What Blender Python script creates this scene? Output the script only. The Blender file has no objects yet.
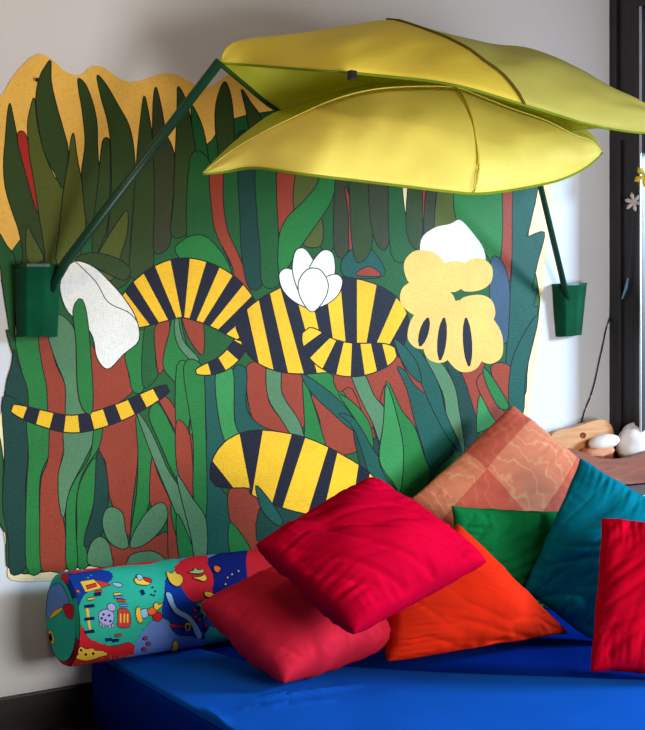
import bpy, bmesh, math, random
from mathutils import Vector, noise
from mathutils.geometry import tessellate_polygon
random.seed(5)
S = bpy.context.scene
COL = S.collection

# ------------------------------------------------------------------ camera model
F = 1128.0; CX = 322.5; HY = 352.0
A = math.radians(33.8); D = 2.84; ZC = 0.98
V = Vector((math.sin(A), math.cos(A), 0)); R = Vector((math.cos(A), -math.sin(A), 0))
CAM = Vector((0, -D, ZC))
def ray(px, py):
    return V + R*((px-CX)/F) + Vector((0, 0, (HY-py)/F))
def at_y(px, py, y=0.0):                 # point of the world plane y=const
    d = ray(px, py); return CAM + d*((y-CAM.y)/d.y)
def at_x(px, py, x):
    d = ray(px, py); return CAM + d*((x-CAM.x)/d.x)
def at_z(px, py, z):
    d = ray(px, py); return CAM + d*((z-CAM.z)/d.z)
ZM = 0.178                               # mattress top
XC = at_y(613, 300).x                    # corner with the window wall

# ------------------------------------------------------------------ materials
def lin(c):
    c = c/255.0
    return c/12.92 if c <= .04045 else ((c+.055)/1.055)**2.4
def rgb(r, g, b): return (lin(r), lin(g), lin(b), 1)
def new_mat(name):
    m = bpy.data.materials.new(name); m.use_nodes = True
    nt = m.node_tree; b = nt.nodes['Principled BSDF']
    return m, nt, b
def N(nt, t, **kw):
    n = nt.nodes.new(t)
    for k, v in kw.items():
        if k in n.inputs: n.inputs[k].default_value = v
        else: setattr(n, k, v)
    return n
def cloth(name, c, var=.18, bump=.15, scale=7, weave=420, rough=.85, sheen=.0):
    m, nt, b = new_mat(name); L = nt.links
    tc = N(nt, 'ShaderNodeTexCoord')
    n1 = N(nt, 'ShaderNodeTexNoise', Scale=scale, Detail=4.0)
    L.new(tc.outputs['Object'], n1.inputs['Vector'])
    r = N(nt, 'ShaderNodeValToRGB'); L.new(n1.outputs['Fac'], r.inputs[0])
    r.color_ramp.elements[0].position = .3; r.color_ramp.elements[1].position = .7
    r.color_ramp.elements[0].color = tuple(v*(1-var) for v in c[:3])+(1,)
    r.color_ramp.elements[1].color = tuple(min(1, v*(1+var)) for v in c[:3])+(1,)
    L.new(r.outputs[0], b.inputs['Base Color'])
    n2 = N(nt, 'ShaderNodeTexNoise', Scale=float(weave), Detail=2.0)
    L.new(tc.outputs['Object'], n2.inputs['Vector'])
    bp = N(nt, 'ShaderNodeBump', Strength=bump, Distance=.002)
    L.new(n2.outputs['Fac'], bp.inputs['Height']); L.new(bp.outputs[0], b.inputs['Normal'])
    b.inputs['Roughness'].default_value = rough
    b.inputs['Sheen Weight'].default_value = sheen
    b.inputs['Specular IOR Level'].default_value = 0
    b.inputs['IOR'].default_value = 1.03 if rough > .7 else 1.4
    return m
def plain(name, c, rough=.6, spec=.4, metal=0, var=.08, scale=20):
    m = cloth(name, c, var, .05, scale, 200, rough, 0)
    b = m.node_tree.nodes['Principled BSDF']
    b.inputs['IOR'].default_value = 1.45; b.inputs['Specular IOR Level'].default_value = spec; b.inputs['Metallic'].default_value = metal
    return m
def paint(name, c):                       # paint on coarse woven wall covering
    m, nt, b = new_mat(name); L = nt.links
    tc = N(nt, 'ShaderNodeTexCoord')
    mp = N(nt, 'ShaderNodeMapping'); mp.inputs['Scale'].default_value = (55, 55, 300)
    L.new(tc.outputs['Object'], mp.inputs[0])
    n1 = N(nt, 'ShaderNodeTexNoise', Scale=1.0, Detail=3.0); L.new(mp.outputs[0], n1.inputs['Vector'])
    mp2 = N(nt, 'ShaderNodeMapping'); mp2.inputs['Scale'].default_value = (300, 55, 70)
    L.new(tc.outputs['Object'], mp2.inputs[0])
    n2 = N(nt, 'ShaderNodeTexNoise', Scale=1.0, Detail=3.0); L.new(mp2.outputs[0], n2.inputs['Vector'])
    ad = N(nt, 'ShaderNodeMath', operation='ADD'); L.new(n1.outputs[0], ad.inputs[0]); L.new(n2.outputs[0], ad.inputs[1])
    r = N(nt, 'ShaderNodeValToRGB'); L.new(ad.outputs[0], r.inputs[0])
    e = r.color_ramp.elements
    e[0].position = .75; e[0].color = tuple(v*.86 for v in c[:3])+(1,)
    e[1].position = 1.0; e[1].color = tuple(v*1.02 for v in c[:3])+(1,)
    n3 = N(nt, 'ShaderNodeTexNoise', Scale=6.0, Detail=3.0); L.new(tc.outputs['Object'], n3.inputs['Vector'])
    mx = N(nt, 'ShaderNodeMix', data_type='RGBA', blend_type='MULTIPLY'); mx.inputs[0].default_value = .5
    r3 = N(nt, 'ShaderNodeValToRGB'); L.new(n3.outputs[0], r3.inputs[0])
    r3.color_ramp.elements[0].position = .3; r3.color_ramp.elements[0].color = (.7, .7, .7, 1)
    r3.color_ramp.elements[1].position = .65; r3.color_ramp.elements[1].color = (1, 1, 1, 1)
    L.new(r.outputs[0], mx.inputs[6]); L.new(r3.outputs[0], mx.inputs[7])
    L.new(mx.outputs[2], b.inputs['Base Color'])
    bp = N(nt, 'ShaderNodeBump', Strength=.5, Distance=.0016)
    L.new(ad.outputs[0], bp.inputs['Height']); L.new(bp.outputs[0], b.inputs['Normal'])
    b.inputs['Roughness'].default_value = .55; b.inputs['Specular IOR Level'].default_value = .16
    return m
def leaf_cloth(name, c, ct, tw=.4):
    m, nt, b = new_mat(name); L = nt.links
    tc = N(nt, 'ShaderNodeTexCoord')
    n1 = N(nt, 'ShaderNodeTexNoise', Scale=5.0, Detail=3.0); L.new(tc.outputs['Object'], n1.inputs['Vector'])
    r = N(nt, 'ShaderNodeValToRGB'); L.new(n1.outputs[0], r.inputs[0])
    r.color_ramp.elements[0].position = .35; r.color_ramp.elements[1].position = .65
    r.color_ramp.elements[0].color = tuple(v*.86 for v in c[:3])+(1,); r.color_ramp.elements[1].color = c
    L.new(r.outputs[0], b.inputs['Base Color']); b.inputs['Roughness'].default_value = .55
    b.inputs['Specular IOR Level'].default_value = .3
    t = N(nt, 'ShaderNodeBsdfTranslucent'); t.inputs['Color'].default_value = ct
    mx = N(nt, 'ShaderNodeMixShader'); mx.inputs[0].default_value = tw
    L.new(b.outputs[0], mx.inputs[1]); L.new(t.outputs[0], mx.inputs[2])
    L.new(mx.outputs[0], nt.nodes['Material Output'].inputs[0])
    n2 = N(nt, 'ShaderNodeTexNoise', Scale=14.0, Detail=3.0); L.new(tc.outputs['Object'], n2.inputs['Vector'])
    bp = N(nt, 'ShaderNodeBump', Strength=.25, Distance=.01)
    L.new(n2.outputs[0], bp.inputs['Height']); L.new(bp.outputs[0], b.inputs['Normal'])
    return m
def wood(name, c1, c2, rough=.45, scale=(3, 3, 40)):
    m, nt, b = new_mat(name); L = nt.links
    tc = N(nt, 'ShaderNodeTexCoord'); mp = N(nt, 'ShaderNodeMapping'); mp.inputs['Scale'].default_value = scale
    L.new(tc.outputs['Object'], mp.inputs[0])
    n1 = N(nt, 'ShaderNodeTexNoise', Scale=1.5, Detail=5.0, Distortion=1.0); L.new(mp.outputs[0], n1.inputs['Vector'])
    r = N(nt, 'ShaderNodeValToRGB'); L.new(n1.outputs[0], r.inputs[0])
    r.color_ramp.elements[0].position = .35; r.color_ramp.elements[1].position = .65
    r.color_ramp.elements[0].color = c1; r.color_ramp.elements[1].color = c2
    L.new(r.outputs[0], b.inputs['Base Color']); b.inputs['Roughness'].default_value = rough
    return m

# ------------------------------------------------------------------ object helpers
def tag(o, label=None, cat=None, group=None, kind=None):
    if label: o['label'] = label
    if cat: o['category'] = cat
    if group: o['group'] = group
    if kind: o['kind'] = kind
    return o
def empty(name, loc, label, cat, group=None):
    o = bpy.data.objects.new(name, None); COL.objects.link(o); o.location = loc
    o.empty_display_size = .05
    return tag(o, label, cat, group)
def mesh_obj(name, verts, faces, mats, mi=None, parent=None, smooth=False, uvs=None):
    me = bpy.data.meshes.new(name)
    off = parent.location if parent is not None and parent.type == 'EMPTY' else Vector((0, 0, 0))
    me.from_pydata([tuple(Vector(v)-off) for v in verts], [], faces)
    if not isinstance(mats, (list, tuple)): mats = [mats]
    for m in mats: me.materials.append(m)
    if mi: me.polygons.foreach_set('material_index', mi)
    if smooth: me.polygons.foreach_set('use_smooth', [True]*len(me.polygons))
    if uvs:
        ul = me.uv_layers.new(name='UVMap')
        for p in me.polygons:
            for li in p.loop_indices: ul.data[li].uv = uvs[me.loops[li].vertex_index]
    me.update()
    o = bpy.data.objects.new(name, me); COL.objects.link(o)
    if parent is not None: o.parent = parent
    return o
def fix_normals(o):
    bm = bmesh.new(); bm.from_mesh(o.data); bmesh.ops.recalc_face_normals(bm, faces=bm.faces); bm.to_mesh(o.data); bm.free(); return o
def bevel(o, w, seg=2):
    md = o.modifiers.new('bevel', 'BEVEL'); md.width = w; md.segments = seg; md.limit_method = 'ANGLE'; return o
def box(lo, hi):
    (a, b, c), (d, e, f) = lo, hi
    v = [(a,b,c),(d,b,c),(d,e,c),(a,e,c),(a,b,f),(d,b,f),(d,e,f),(a,e,f)]
    return v, [(0,3,2,1),(4,5,6,7),(0,1,5,4),(1,2,6,5),(2,3,7,6),(3,0,4,7)]
def boxes(name, lst, mat, parent=None, bv=0):
    vs, fs = [], []
    for lo, hi in lst:
        v, f = box(lo, hi); o = len(vs); vs += v; fs += [tuple(i+o for i in q) for q in f]
    ob = mesh_obj(name, vs, fs, mat, parent=parent)
    if bv: bevel(ob, bv)
    return ob
def tube(name, pts, rad, mat, parent=None, n=10, cap=True):
    pts = [Vector(p) for p in pts]; vs, fs = [], []
    if not isinstance(rad, (list, tuple)): rad = [rad]*len(pts)
    for i, p in enumerate(pts):
        t = (pts[min(i+1, len(pts)-1)]-pts[max(i-1, 0)]).normalized()
        ref = Vector((0, 0, 1)) if abs(t.z) < .9 else Vector((1, 0, 0))
        a = t.cross(ref).normalized(); b = t.cross(a)
        for k in range(n):
            th = 2*math.pi*k/n; vs.append(p+(a*math.cos(th)+b*math.sin(th))*rad[i])
    for i in range(len(pts)-1):
        for k in range(n):
            fs.append((i*n+k, i*n+(k+1) % n, (i+1)*n+(k+1) % n, (i+1)*n+k))
    if cap: fs += [tuple(range(n))[::-1], tuple(range((len(pts)-1)*n, len(pts)*n))]
    return fix_normals(mesh_obj(name, vs, fs, mat, parent=parent, smooth=True))
def cr(pts, n=4, closed=True):            # Catmull-Rom
    out = []; m = len(pts)
    pts = [Vector(p) for p in pts]
    for i in range(m if closed else m-1):
        if closed: p0, p1, p2, p3 = pts[i-1], pts[i], pts[(i+1) % m], pts[(i+2) % m]
        else: p0, p1, p2, p3 = pts[max(i-1, 0)], pts[i], pts[i+1], pts[min(i+2, m-1)]
        for k in range(n):
            t = k/n
            out.append(.5*((2*p1)+(p2-p0)*t+(2*p0-5*p1+4*p2-p3)*t*t+(3*p1-p0-3*p2+p3)*t*t*t))
    if not closed: out.append(pts[-1].copy())
    return out
def resample(pts, n):
    pts = cr(pts, 6, False); d = [0]
    for i in range(1, len(pts)): d.append(d[-1]+(pts[i]-pts[i-1]).length)
    out = []; j = 0
    for k in range(n):
        s = d[-1]*k/(n-1)
        while j < len(pts)-2 and d[j+1] < s: j += 1
        t = (s-d[j])/max(1e-9, d[j+1]-d[j]); out.append(pts[j].lerp(pts[j+1], min(1, max(0, t))))
    return out

# ------------------------------------------------------------------ flat painted shapes gathered into one mesh
class Painting:
    def __init__(self, mapper, step, sub=0):
        self.v = []; self.f = []; self.mi = []; self.mats = []; self.map = mapper; self.step = step; self.layer = 0; self.sub = sub
    def mat(self, m):
        if m not in self.mats: self.mats.append(m)
        return self.mats.index(m)
    def tri(self, pts, m):
        pts3 = [Vector((p[0], p[1], 0)) for p in pts]
        tris = tessellate_polygon([pts3]); k = self.mat(m)
        if self.sub:
            bm = bmesh.new(); bv = [bm.verts.new(p) for p in pts3]
            for t in tris:
                try: bm.faces.new([bv[i] for i in t])
                except ValueError: pass
            for _ in range(6):
                es = [e for e in bm.edges if e.calc_length() > self.sub]
                if not es: break
                bmesh.ops.subdivide_edges(bm, edges=es, cuts=1, use_grid_fill=True)
                bmesh.ops.triangulate(bm, faces=bm.faces)
            bm.verts.index_update(); pts3 = [v.co.copy() for v in bm.verts]; tris = [[v.index for v in f.verts] for f in bm.faces]; bm.free()
        o = len(self.v)
        self.v += [self.map(p.x, p.y, self.layer*self.step) for p in pts3]
        for t in tris:
            a, b, c = (self.v[o+i] for i in t)
            nn = (b-a).cross(c-a)
            fc = tuple(o+i for i in t)
            if nn.dot(CAM-a) < 0: fc = fc[::-1]
            self.f.append(fc); self.mi.append(k)
        self.layer += 1
    def line(self, pts, w, m, closed=True):
        k = self.mat(m); n = len(pts); o = len(self.v); L = []
        for i in range(n):
            a = pts[i-1] if (closed or i > 0) else pts[i]; b = pts[(i+1) % n] if (closed or i < n-1) else pts[i]
            t = Vector((b[0]-a[0], b[1]-a[1]));
            if t.length < 1e-6: t = Vector((1, 0))
            t.normalize(); nr = Vector((-t.y, t.x))*w/2
            L += [(pts[i][0]+nr.x, pts[i][1]+nr.y), (pts[i][0]-nr.x, pts[i][1]-nr.y)]
        self.v += [self.map(x, y, self.layer*self.step) for x, y in L]
        for i in range(n if closed else n-1):
            j = (i+1) % n; fc = (o+2*i, o+2*i+1, o+2*j+1, o+2*j)
            a, b, c = (self.v[q] for q in fc[:3])
            if (b-a).cross(c-a).dot(CAM-a) < 0: fc = fc[::-1]
            self.f.append(fc); self.mi.append(k)
        self.layer += 1
    def shape(self, pts, m, outline=None, w=1.0, smooth=4):
        p = [(q.x, q.y) for q in cr([Vector((a, b)) for a, b in pts], smooth)] if smooth else list(pts)
        self.tri(p, m)
        if outline is not None: self.line(p, w, outline)
    def banded(self, spine, W, cols, n, outline, prof=.5, skew=0, w=1.2):
        sp = resample([Vector(p) for p in spine], n*6+1); q = []
        for i, p in enumerate(sp):
            t = (sp[min(i+1, len(sp)-1)]-sp[max(i-1, 0)]).normalized(); nr = Vector((-t.y, t.x))
            s = i/(len(sp)-1); ww = W*max(.02, math.sin(math.pi*min(1, max(0, s))))**prof
            q.append((p+nr*ww+t*skew*W*.2, p-nr*ww-t*skew*W*.2))
        for k in range(n):
            seg = q[k*6:k*6+7]
            self.tri([tuple(a) for a, b in seg]+[tuple(b) for a, b in seg[::-1]], cols[k % len(cols)])
        self.line([tuple(a) for a, b in q]+[tuple(b) for a, b in q[::-1]], w, outline)
    def build(self, name, parent=None):
        return mesh_obj(name, self.v, self.f, self.mats, self.mi, parent)
def Z(x0, y0, s, pts): return [(x0+a/s, y0+b/s) for a, b in pts]

# ================================================================== SETTING
m_wall, nt, b = new_mat('wall_plaster')
tc = N(nt, 'ShaderNodeTexCoord'); n1 = N(nt, 'ShaderNodeTexNoise', Scale=260.0, Detail=2.0)
nt.links.new(tc.outputs['Object'], n1.inputs['Vector'])
bp = N(nt, 'ShaderNodeBump', Strength=.12, Distance=.002); nt.links.new(n1.outputs[0], bp.inputs['Height']); nt.links.new(bp.outputs[0], b.inputs['Normal'])
n2 = N(nt, 'ShaderNodeTexNoise', Scale=2.0, Detail=3.0); nt.links.new(tc.outputs['Object'], n2.inputs['Vector'])
r = N(nt, 'ShaderNodeValToRGB'); nt.links.new(n2.outputs[0], r.inputs[0])
r.color_ramp.elements[0].color = rgb(205, 207, 214); r.color_ramp.elements[1].color = rgb(222, 224, 230)
nt.links.new(r.outputs[0], b.inputs['Base Color']); b.inputs['Roughness'].default_value = .8
b.inputs['Specular IOR Level'].default_value = .2
m_darkwood = wood('dark_stained_wood', rgb(20, 17, 20), rgb(36, 31, 36), .4, (30, 30, 2))
m_base = wood('dark_baseboard_wood', rgb(22, 15, 13), rgb(38, 27, 23), .5, (2, 30, 30))
m_floor = wood('dark_floor_boards', rgb(30, 22, 18), rgb(48, 36, 30), .5, (2, 14, 2))

ZT = 2.75
tag(boxes('wall_back', [((-1.2, 0, 0), (XC+.12, .12, ZT))], m_wall), kind='structure')
WY0, WY1, WZ0, WZ1 = -.125, -2.5, .42, at_x(641, 10, XC).z
tag(boxes('wall_right', [((XC, WY1, 0), (XC+.12, 0, WZ0)), ((XC, WY1, WZ1), (XC+.12, 0, ZT)),
                         ((XC, -3.6, 0), (XC+.12, WY1, ZT)), ((XC, WY0, WZ0), (XC+.12, 0, WZ1))], m_wall), kind='structure')
tag(boxes('floor', [((-1.2, -3.6, -.1), (XC+.12, .12, 0))], m_floor), kind='structure')
ZB = at_y(0, 697).z
tag(bevel(boxes('baseboard_back', [((-1.2, -.016, 0), (XC, 0, ZB))], m_base), .004), kind='structure')
# dark panelled jamb running up the corner to the window
tag(boxes('trim_1', [((XC-.020, WY0-.005, 0), (XC, 0, ZT)), ((XC-.032, -.045, at_x(628, 90, XC).z), (XC-.02, -.03, ZT)),
                     ((XC-.032, -.062, 0), (XC-.02, -.05, at_x(628, 140, XC).z))], m_darkwood, bv=.002), kind='structure')
fr = boxes('window_1', [((XC-.03, WY0-.035, WZ0), (XC+.05, WY0, WZ1)), ((XC-.03, WY1, WZ0), (XC+.05, WY1+.06, WZ1)),
                        ((XC-.03, WY1, WZ0-.06), (XC+.05, WY0, WZ0)), ((XC-.03, WY1, WZ1), (XC+.05, WY0, WZ1+.08)),
                        ((XC, -1.32, WZ0), (XC+.04, -1.26, WZ1))], m_darkwood, bv=.003)
fr.name = 'window_1'; tag(fr, kind='structure')
# bright metal edge strip on the window frame
m_alu = plain('pale_metal', rgb(190, 188, 190), .35, .5, .6)
tag(boxes('window_edge', [((XC-.036, WY0-.034, WZ0), (XC-.03, WY0-.027, WZ1))], m_alu, parent=fr))
m_blocker, nt, b = new_mat('light_blocker_cloth'); b.inputs['Base Color'].default_value = rgb(225, 225, 230)  # added translucent sheet over the upper panes, cuts high daylight on the wall
tl_ = N(nt, 'ShaderNodeBsdfTranslucent'); tl_.inputs[0].default_value = rgb(215, 222, 235); mx = N(nt, 'ShaderNodeMixShader'); mx.inputs[0].default_value = .5
nt.links.new(b.outputs[0], mx.inputs[1]); nt.links.new(tl_.outputs[0], mx.inputs[2]); nt.links.new(mx.outputs[0], nt.nodes['Material Output'].inputs[0])
tag(boxes('window_light_blocker', [((XC+.055, WY1+.03, 1.69), (XC+.058, WY0-.01, WZ1))], m_blocker, parent=fr))
m_glass, nt, b = new_mat('window_glass')
tr = N(nt, 'ShaderNodeBsdfTransparent'); gl = N(nt, 'ShaderNodeBsdfGlossy', Roughness=.02); mx = N(nt, 'ShaderNodeMixShader'); mx.inputs[0].default_value = .05
nt.links.new(tr.outputs[0], mx.inputs[1]); nt.links.new(gl.outputs[0], mx.inputs[2]); nt.links.new(mx.outputs[0], nt.nodes['Material Output'].inputs[0])
tag(boxes('window_pane', [((XC+.018, WY1+.03, WZ0), (XC+.022, WY0-.03, WZ1))], m_glass, parent=fr))

# ================================================================== MURAL
INK = paint('mural_ink', rgb(8, 14, 16))
P_ = {k: paint('mural_'+k, rgb(*c)) for k, c in dict(
    green=(30, 120, 54), dgreen=(24, 90, 42), teal=(14, 84, 74), dteal=(10, 62, 54), olive=(82, 94, 30), dolive=(46, 70, 28),
    sage=(84, 130, 92), bright=(52, 140, 74), rust=(152, 58, 36), red=(170, 40, 26), grey=(54, 62, 38),
    ochre=(246, 196, 92), cream=(246, 226, 176), yellow=(246, 192, 34), navy=(16, 18, 40), white=(238, 236, 230), tan=(246, 196, 104), dusk=(56, 84, 110)).items()}
mu = Painting(lambda x, y, o: at_y(x, y, -.002-o), .0000022)
base = [(-6,112),(4,92),(14,75),(30,58),(42,54),(55,62),(66,72),(80,75),(92,66),(105,68),(115,76),(130,82),(145,79),(160,74),(175,74),(190,82),(205,88),(215,84),(228,75),(250,66),(300,74),(400,92),(480,112),(535,140),(551,180),(549,232),(543,290),(538,345),(530,405),(520,450),(470,500),(400,535),(265,556),(200,565),(120,574),(60,580),(12,580),(8,560),(2,520),(-4,470),(-4,430),(4,405),(10,375),(16,350),(13,325),(6,295),(1,270),(-8,250),(-8,180)]
mu.shape(base, P_['cream'], None)
mu.shape(base[:23]+[(330,150),(300,250),(250,260),(100,250),(12,300),(5,285),(-8,250),(-8,180)], P_['ochre'], None, smooth=3)
# mid green ground behind all blades
mu.shape([(8,270),(20,240),(60,200),(120,170),(200,150),(230,120),(300,110),(400,120),(480,130),(520,150),(537,190),(528,236),(540,300),(530,350),(524,400),(515,450),(470,495),(400,528),(265,548),(200,556),(120,562),(60,570),(12,572),(6,540),(4,480),(6,420),(14,380),(18,340)], P_['dgreen'], INK, smooth=3)
z1 = lambda p: Z(0, 40, 2.918, p); z2 = lambda p: Z(0, 240, 3.225, p); z3 = lambda p: Z(190, 170, 3.316, p)
z4 = lambda p: Z(360, 170, 3.225, p); z5 = lambda p: Z(0, 400, 3.225, p); z6 = lambda p: Z(180, 370, 2.932, p)
z7 = lambda p: Z(340, 330, 3.225, p); zc = lambda p: Z(190, 10, 2.6875, p)
def T(z, col, *pts): mu.shape(z(list(pts)), P_[col], INK)
# --- upper left blades, part of the shade put into their olive colours
T(z1,'dolive',(30,185),(40,230),(55,300),(75,370),(100,440),(120,510),(135,640),(140,740),(40,740),(65,640),(55,560),(35,500),(15,430),(10,360),(15,290),(22,210))
T(z1,'dgreen',(-10,560),(20,600),(45,640),(45,740),(40,900),(20,800),(5,700))
T(z1,'red',(55,268),(75,275),(90,340),(105,430),(113,500),(100,480),(75,390),(52,300))
T(z1,'dgreen',(620,600),(560,520),(500,560),(400,600),(300,640),(200,640),(180,740),(640,740))
T(z1,'olive',(100,170),(110,250),(130,330),(160,400),(185,430),(185,520),(175,600),(160,740),(130,740),(130,620),(115,520),(100,420),(85,330),(80,250),(88,200))
T(z1,'dolive',(148,60),(150,120),(165,190),(185,260),(200,330),(185,430),(160,390),(130,330),(112,250),(104,170),(115,110),(130,80))
T(z1,'olive',(215,272),(225,340),(240,420),(250,500),(245,580),(220,650),(165,650),(172,560),(185,440),(200,350),(205,300))
T(z1,'olive',(78,545),(100,580),(128,640),(80,645))
T(z1,'dolive',(228,112),(250,130),(270,180),(283,240),(285,310),(290,400),(285,480),(275,560),(250,520),(240,420),(238,380),(248,300),(240,210),(230,150))
T(z1,'dolive',(310,285),(320,300),(322,400),(318,500),(310,560),(290,610),(270,640),(272,540),(282,450),(290,370),(298,300))
T(z1,'dolive',(283,103),(310,130),(345,190),(375,245),(390,310),(395,400),(388,500),(380,600),(378,700),(320,720),(310,600),(322,500),(325,400),(322,300),(312,230),(295,170))
T(z1,'olive',(370,498),(372,560),(355,620),(335,690),(310,700),(270,660),(300,600),(330,550))
T(z1,'dolive',(420,162),(435,220),(445,290),(450,400),(452,500),(450,600),(440,690),(380,690),(383,580),(392,450),(400,330),(408,250))
T(z1,'grey',(455,137),(470,190),(485,270),(508,330),(508,420),(500,520),(495,600),(450,620),(450,500),(450,400),(445,290),(447,180))
T(z1,'dolive',(520,135),(545,180),(560,250),(575,340),(575,440),(550,560),(500,570),(505,480),(510,350),(515,250),(517,180))
T(z1,'dgreen',(560,190),(590,250),(605,320),(612,400),(620,600),(560,580),(560,500),(575,430),(572,330),(560,250))
T(zc,'dolive',(92,192),(110,230),(118,300),(122,400),(122,470),(70,470),(75,380),(68,320),(70,250))
T(zc,'dolive',(138,212),(165,250),(195,300),(215,420),(190,460),(160,330),(150,270))
T(zc,'dteal',(140,325),(155,335),(165,420),(150,460),(128,440),(126,345))
# --- stripes under the canopy
T(z3,'dgreen',(0,-40),(70,-20),(75,160),(100,240),(130,330),(0,300))
T(z3,'dgreen',(108,-20),(162,-20),(165,150),(175,280),(165,290),(125,200),(110,100))
T(z3,'rust',(65,-10),(108,-15),(110,100),(125,200),(165,290),(200,390),(150,400),(140,320),(95,230),(75,160))
T(z3,'dteal',(162,-20),(220,-20),(222,150),(235,260),(240,380),(195,390),(172,290),(165,150))
T(z3,'dgreen',(220,-20),(290,-20),(292,150),(295,280),(295,380),(240,380),(232,260),(222,150))
T(z3,'rust',(290,-20),(358,-15),(355,80),(345,130),(310,190),(296,230))
T(z3,'olive',(358,-10),(440,0),(400,90),(345,130))
T(z3,'dgreen',(485,20),(480,250),(430,250),(440,110))
T(z3,'olive',(432,150),(437,248),(375,245))
T(z3,'green',(435,0),(485,10),(470,100),(420,180),(370,250),(300,350),(294,230),(320,160),(370,110),(420,50))
T(z3,'grey',(485,0),(520,0),(527,260),(478,262))
T(z3,'dgreen',(520,0),(595,5),(600,260),(555,258),(545,160))
T(z3,'rust',(513,55),(530,90),(545,170),(552,258),(528,268),(525,150))
T(z3,'teal',(500,310),(530,268),(570,250),(610,270),(645,350),(520,355))
T(z3,'rust',(550,348),(580,322),(610,325),(632,352))
T(z3,'green',(-50,265),(-20,230),(20,215),(60,225),(110,280),(140,345),(150,410),(60,370),(-10,320))
T(z4,'dolive',(-30,10),(40,10),(42,180),(30,270),(-20,280))
T(z4,'grey',(30,10),(95,10),(100,180),(80,260),(40,200))
T(z4,'dgreen',(95,10),(140,10),(150,165),(195,230),(160,290),(100,270))
T(z4,'cream',(136,40),(160,40),(150,155))
T(z4,'dolive',(160,20),(205,20),(203,180),(190,260),(150,200))
T(z4,'rust',(203,30),(220,30),(217,130),(203,175))
T(z4,'grey',(220,20),(262,20),(255,150),(225,230),(205,200))
T(z4,'olive',(258,20),(320,20),(312,160),(290,230),(240,230))
T(z4,'green',(320,20),(465,20),(462,200),(450,340),(400,260),(310,160))
T(z4,'rust',(462,20),(502,20),(498,180),(490,280),(480,370),(452,340),(460,200))
T(z4,'teal',(500,20),(575,20),(548,180),(538,215),(595,200),(575,290),(555,388),(572,382),(560,440),(575,445),(555,540),(540,640),(530,730),(470,730),(478,500),(490,300))
T(z4,'dusk',(420,300),(455,290),(482,370),(480,500),(470,560),(425,520))
# --- left middle
T(z2,'dgreen',(20,290),(50,330),(75,420),(60,420),(45,380))
T(z2,'green',(50,310),(125,310),(150,440),(170,560),(90,580),(80,470))
T(z2,'dteal',(45,350),(60,400),(90,490),(80,580),(15,580),(20,470),(38,400))
T(z2,'rust',(125,310),(155,310),(180,400),(210,470),(215,580),(160,580),(150,470),(135,400))
T(z2,'sage',(155,300),(190,240),(245,300),(250,440),(275,560),(215,580),(210,470),(180,390))
T(z2,'rust',(290,340),(350,400),(410,360),(415,440),(435,480),(350,550),(300,570),(295,480))
T(z2,'green',(405,360),(465,290),(467,470),(430,490),(415,430))
T(z2,'dgreen',(465,290),(502,270),(502,390),(508,440),(460,470))
T(z2,'rust',(500,280),(547,260),(532,400),(512,430),(502,370))
T(z2,'green',(570,200),(600,330),(645,400),(650,500),(600,490),(555,450),(525,400),(545,300))
T(z2,'sage',(570,220),(590,320),(640,380),(630,400),(580,350),(562,290))
T(z2,'rust',(585,220),(650,240),(655,370),(605,310))
# --- lower left
T(z5,'dgreen',(-10,110),(10,190),(8,330),(24,430),(0,400),(-20,350))
T(z5,'dteal',(10,-10),(85,40),(90,180),(82,280),(85,420),(85,535),(35,560),(25,440),(8,340),(15,180))
T(z5,'green',(90,50),(165,80),(160,170),(130,250),(128,400),(135,545),(85,540),(85,300),(92,180))
T(z5,'rust',(165,50),(212,80),(205,160),(190,240),(195,340),(210,420),(212,545),(160,552),(132,540),(128,400),(132,260),(155,190))
T(z5,'rust',(330,60),(440,20),(445,180),(425,350),(415,440),(365,345),(350,290),(340,200),(320,160))
T(z5,'sage',(210,70),(300,50),(310,110),(270,200),(225,290),(205,380),(190,330),(188,240),(205,170))
T(z5,'green',(310,190),(305,320),(275,440),(285,530),(250,535),(248,400),(250,300),(275,230))
T(z5,'green',(330,75),(320,150),(270,230),(248,310),(245,420),(250,535),(215,540),(212,420),(215,330),(240,260),(290,180),(305,80))
T(z5,'dteal',(320,165),(340,210),(350,290),(345,360),(325,440),(275,475),(275,430),(300,350),(308,240),(310,190))
T(z5,'green',(440,50),(492,190),(482,330),(430,465),(420,440),(440,300),(445,170))
T(z5,'rust',(340,460),(420,465),(500,440),(540,430),(548,528),(360,538))
T(z5,'rust',(490,185),(510,240),(555,340),(560,380),(580,470),(585,530),(545,525),(540,380),(530,340),(490,345),(482,300))
T(z5,'sage',(365,345),(395,365),(405,420),(415,470),(390,480),(350,455),(330,400),(340,355))
T(z5,'sage',(535,340),(540,380),(510,430),(460,470),(420,475),(430,430),(470,365),(510,332))
T(z5,'sage',(285,530),(290,470),(320,440),(350,460),(360,500),(360,537))
T(z5,'sage',(410,520),(430,495),(490,487),(530,510),(525,530),(415,538))
T(z5,'bright',(615,-20),(655,-20),(655,390),(620,320))
T(z5,'green',(480,50),(510,10),(560,100),(590,170),(605,300),(560,240),(520,150))
T(z5,'rust',(508,-10),(548,0),(600,100),(622,130),(622,320),(605,295),(595,180),(560,90))
T(z5,'green',(555,335),(590,390),(620,470),(640,525),(590,530),(575,460),(553,380))
T(z5,'sage',(440,40),(475,80),(510,150),(545,230),(600,310),(655,400),(655,510),(600,440),(540,300),(490,180))
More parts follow.
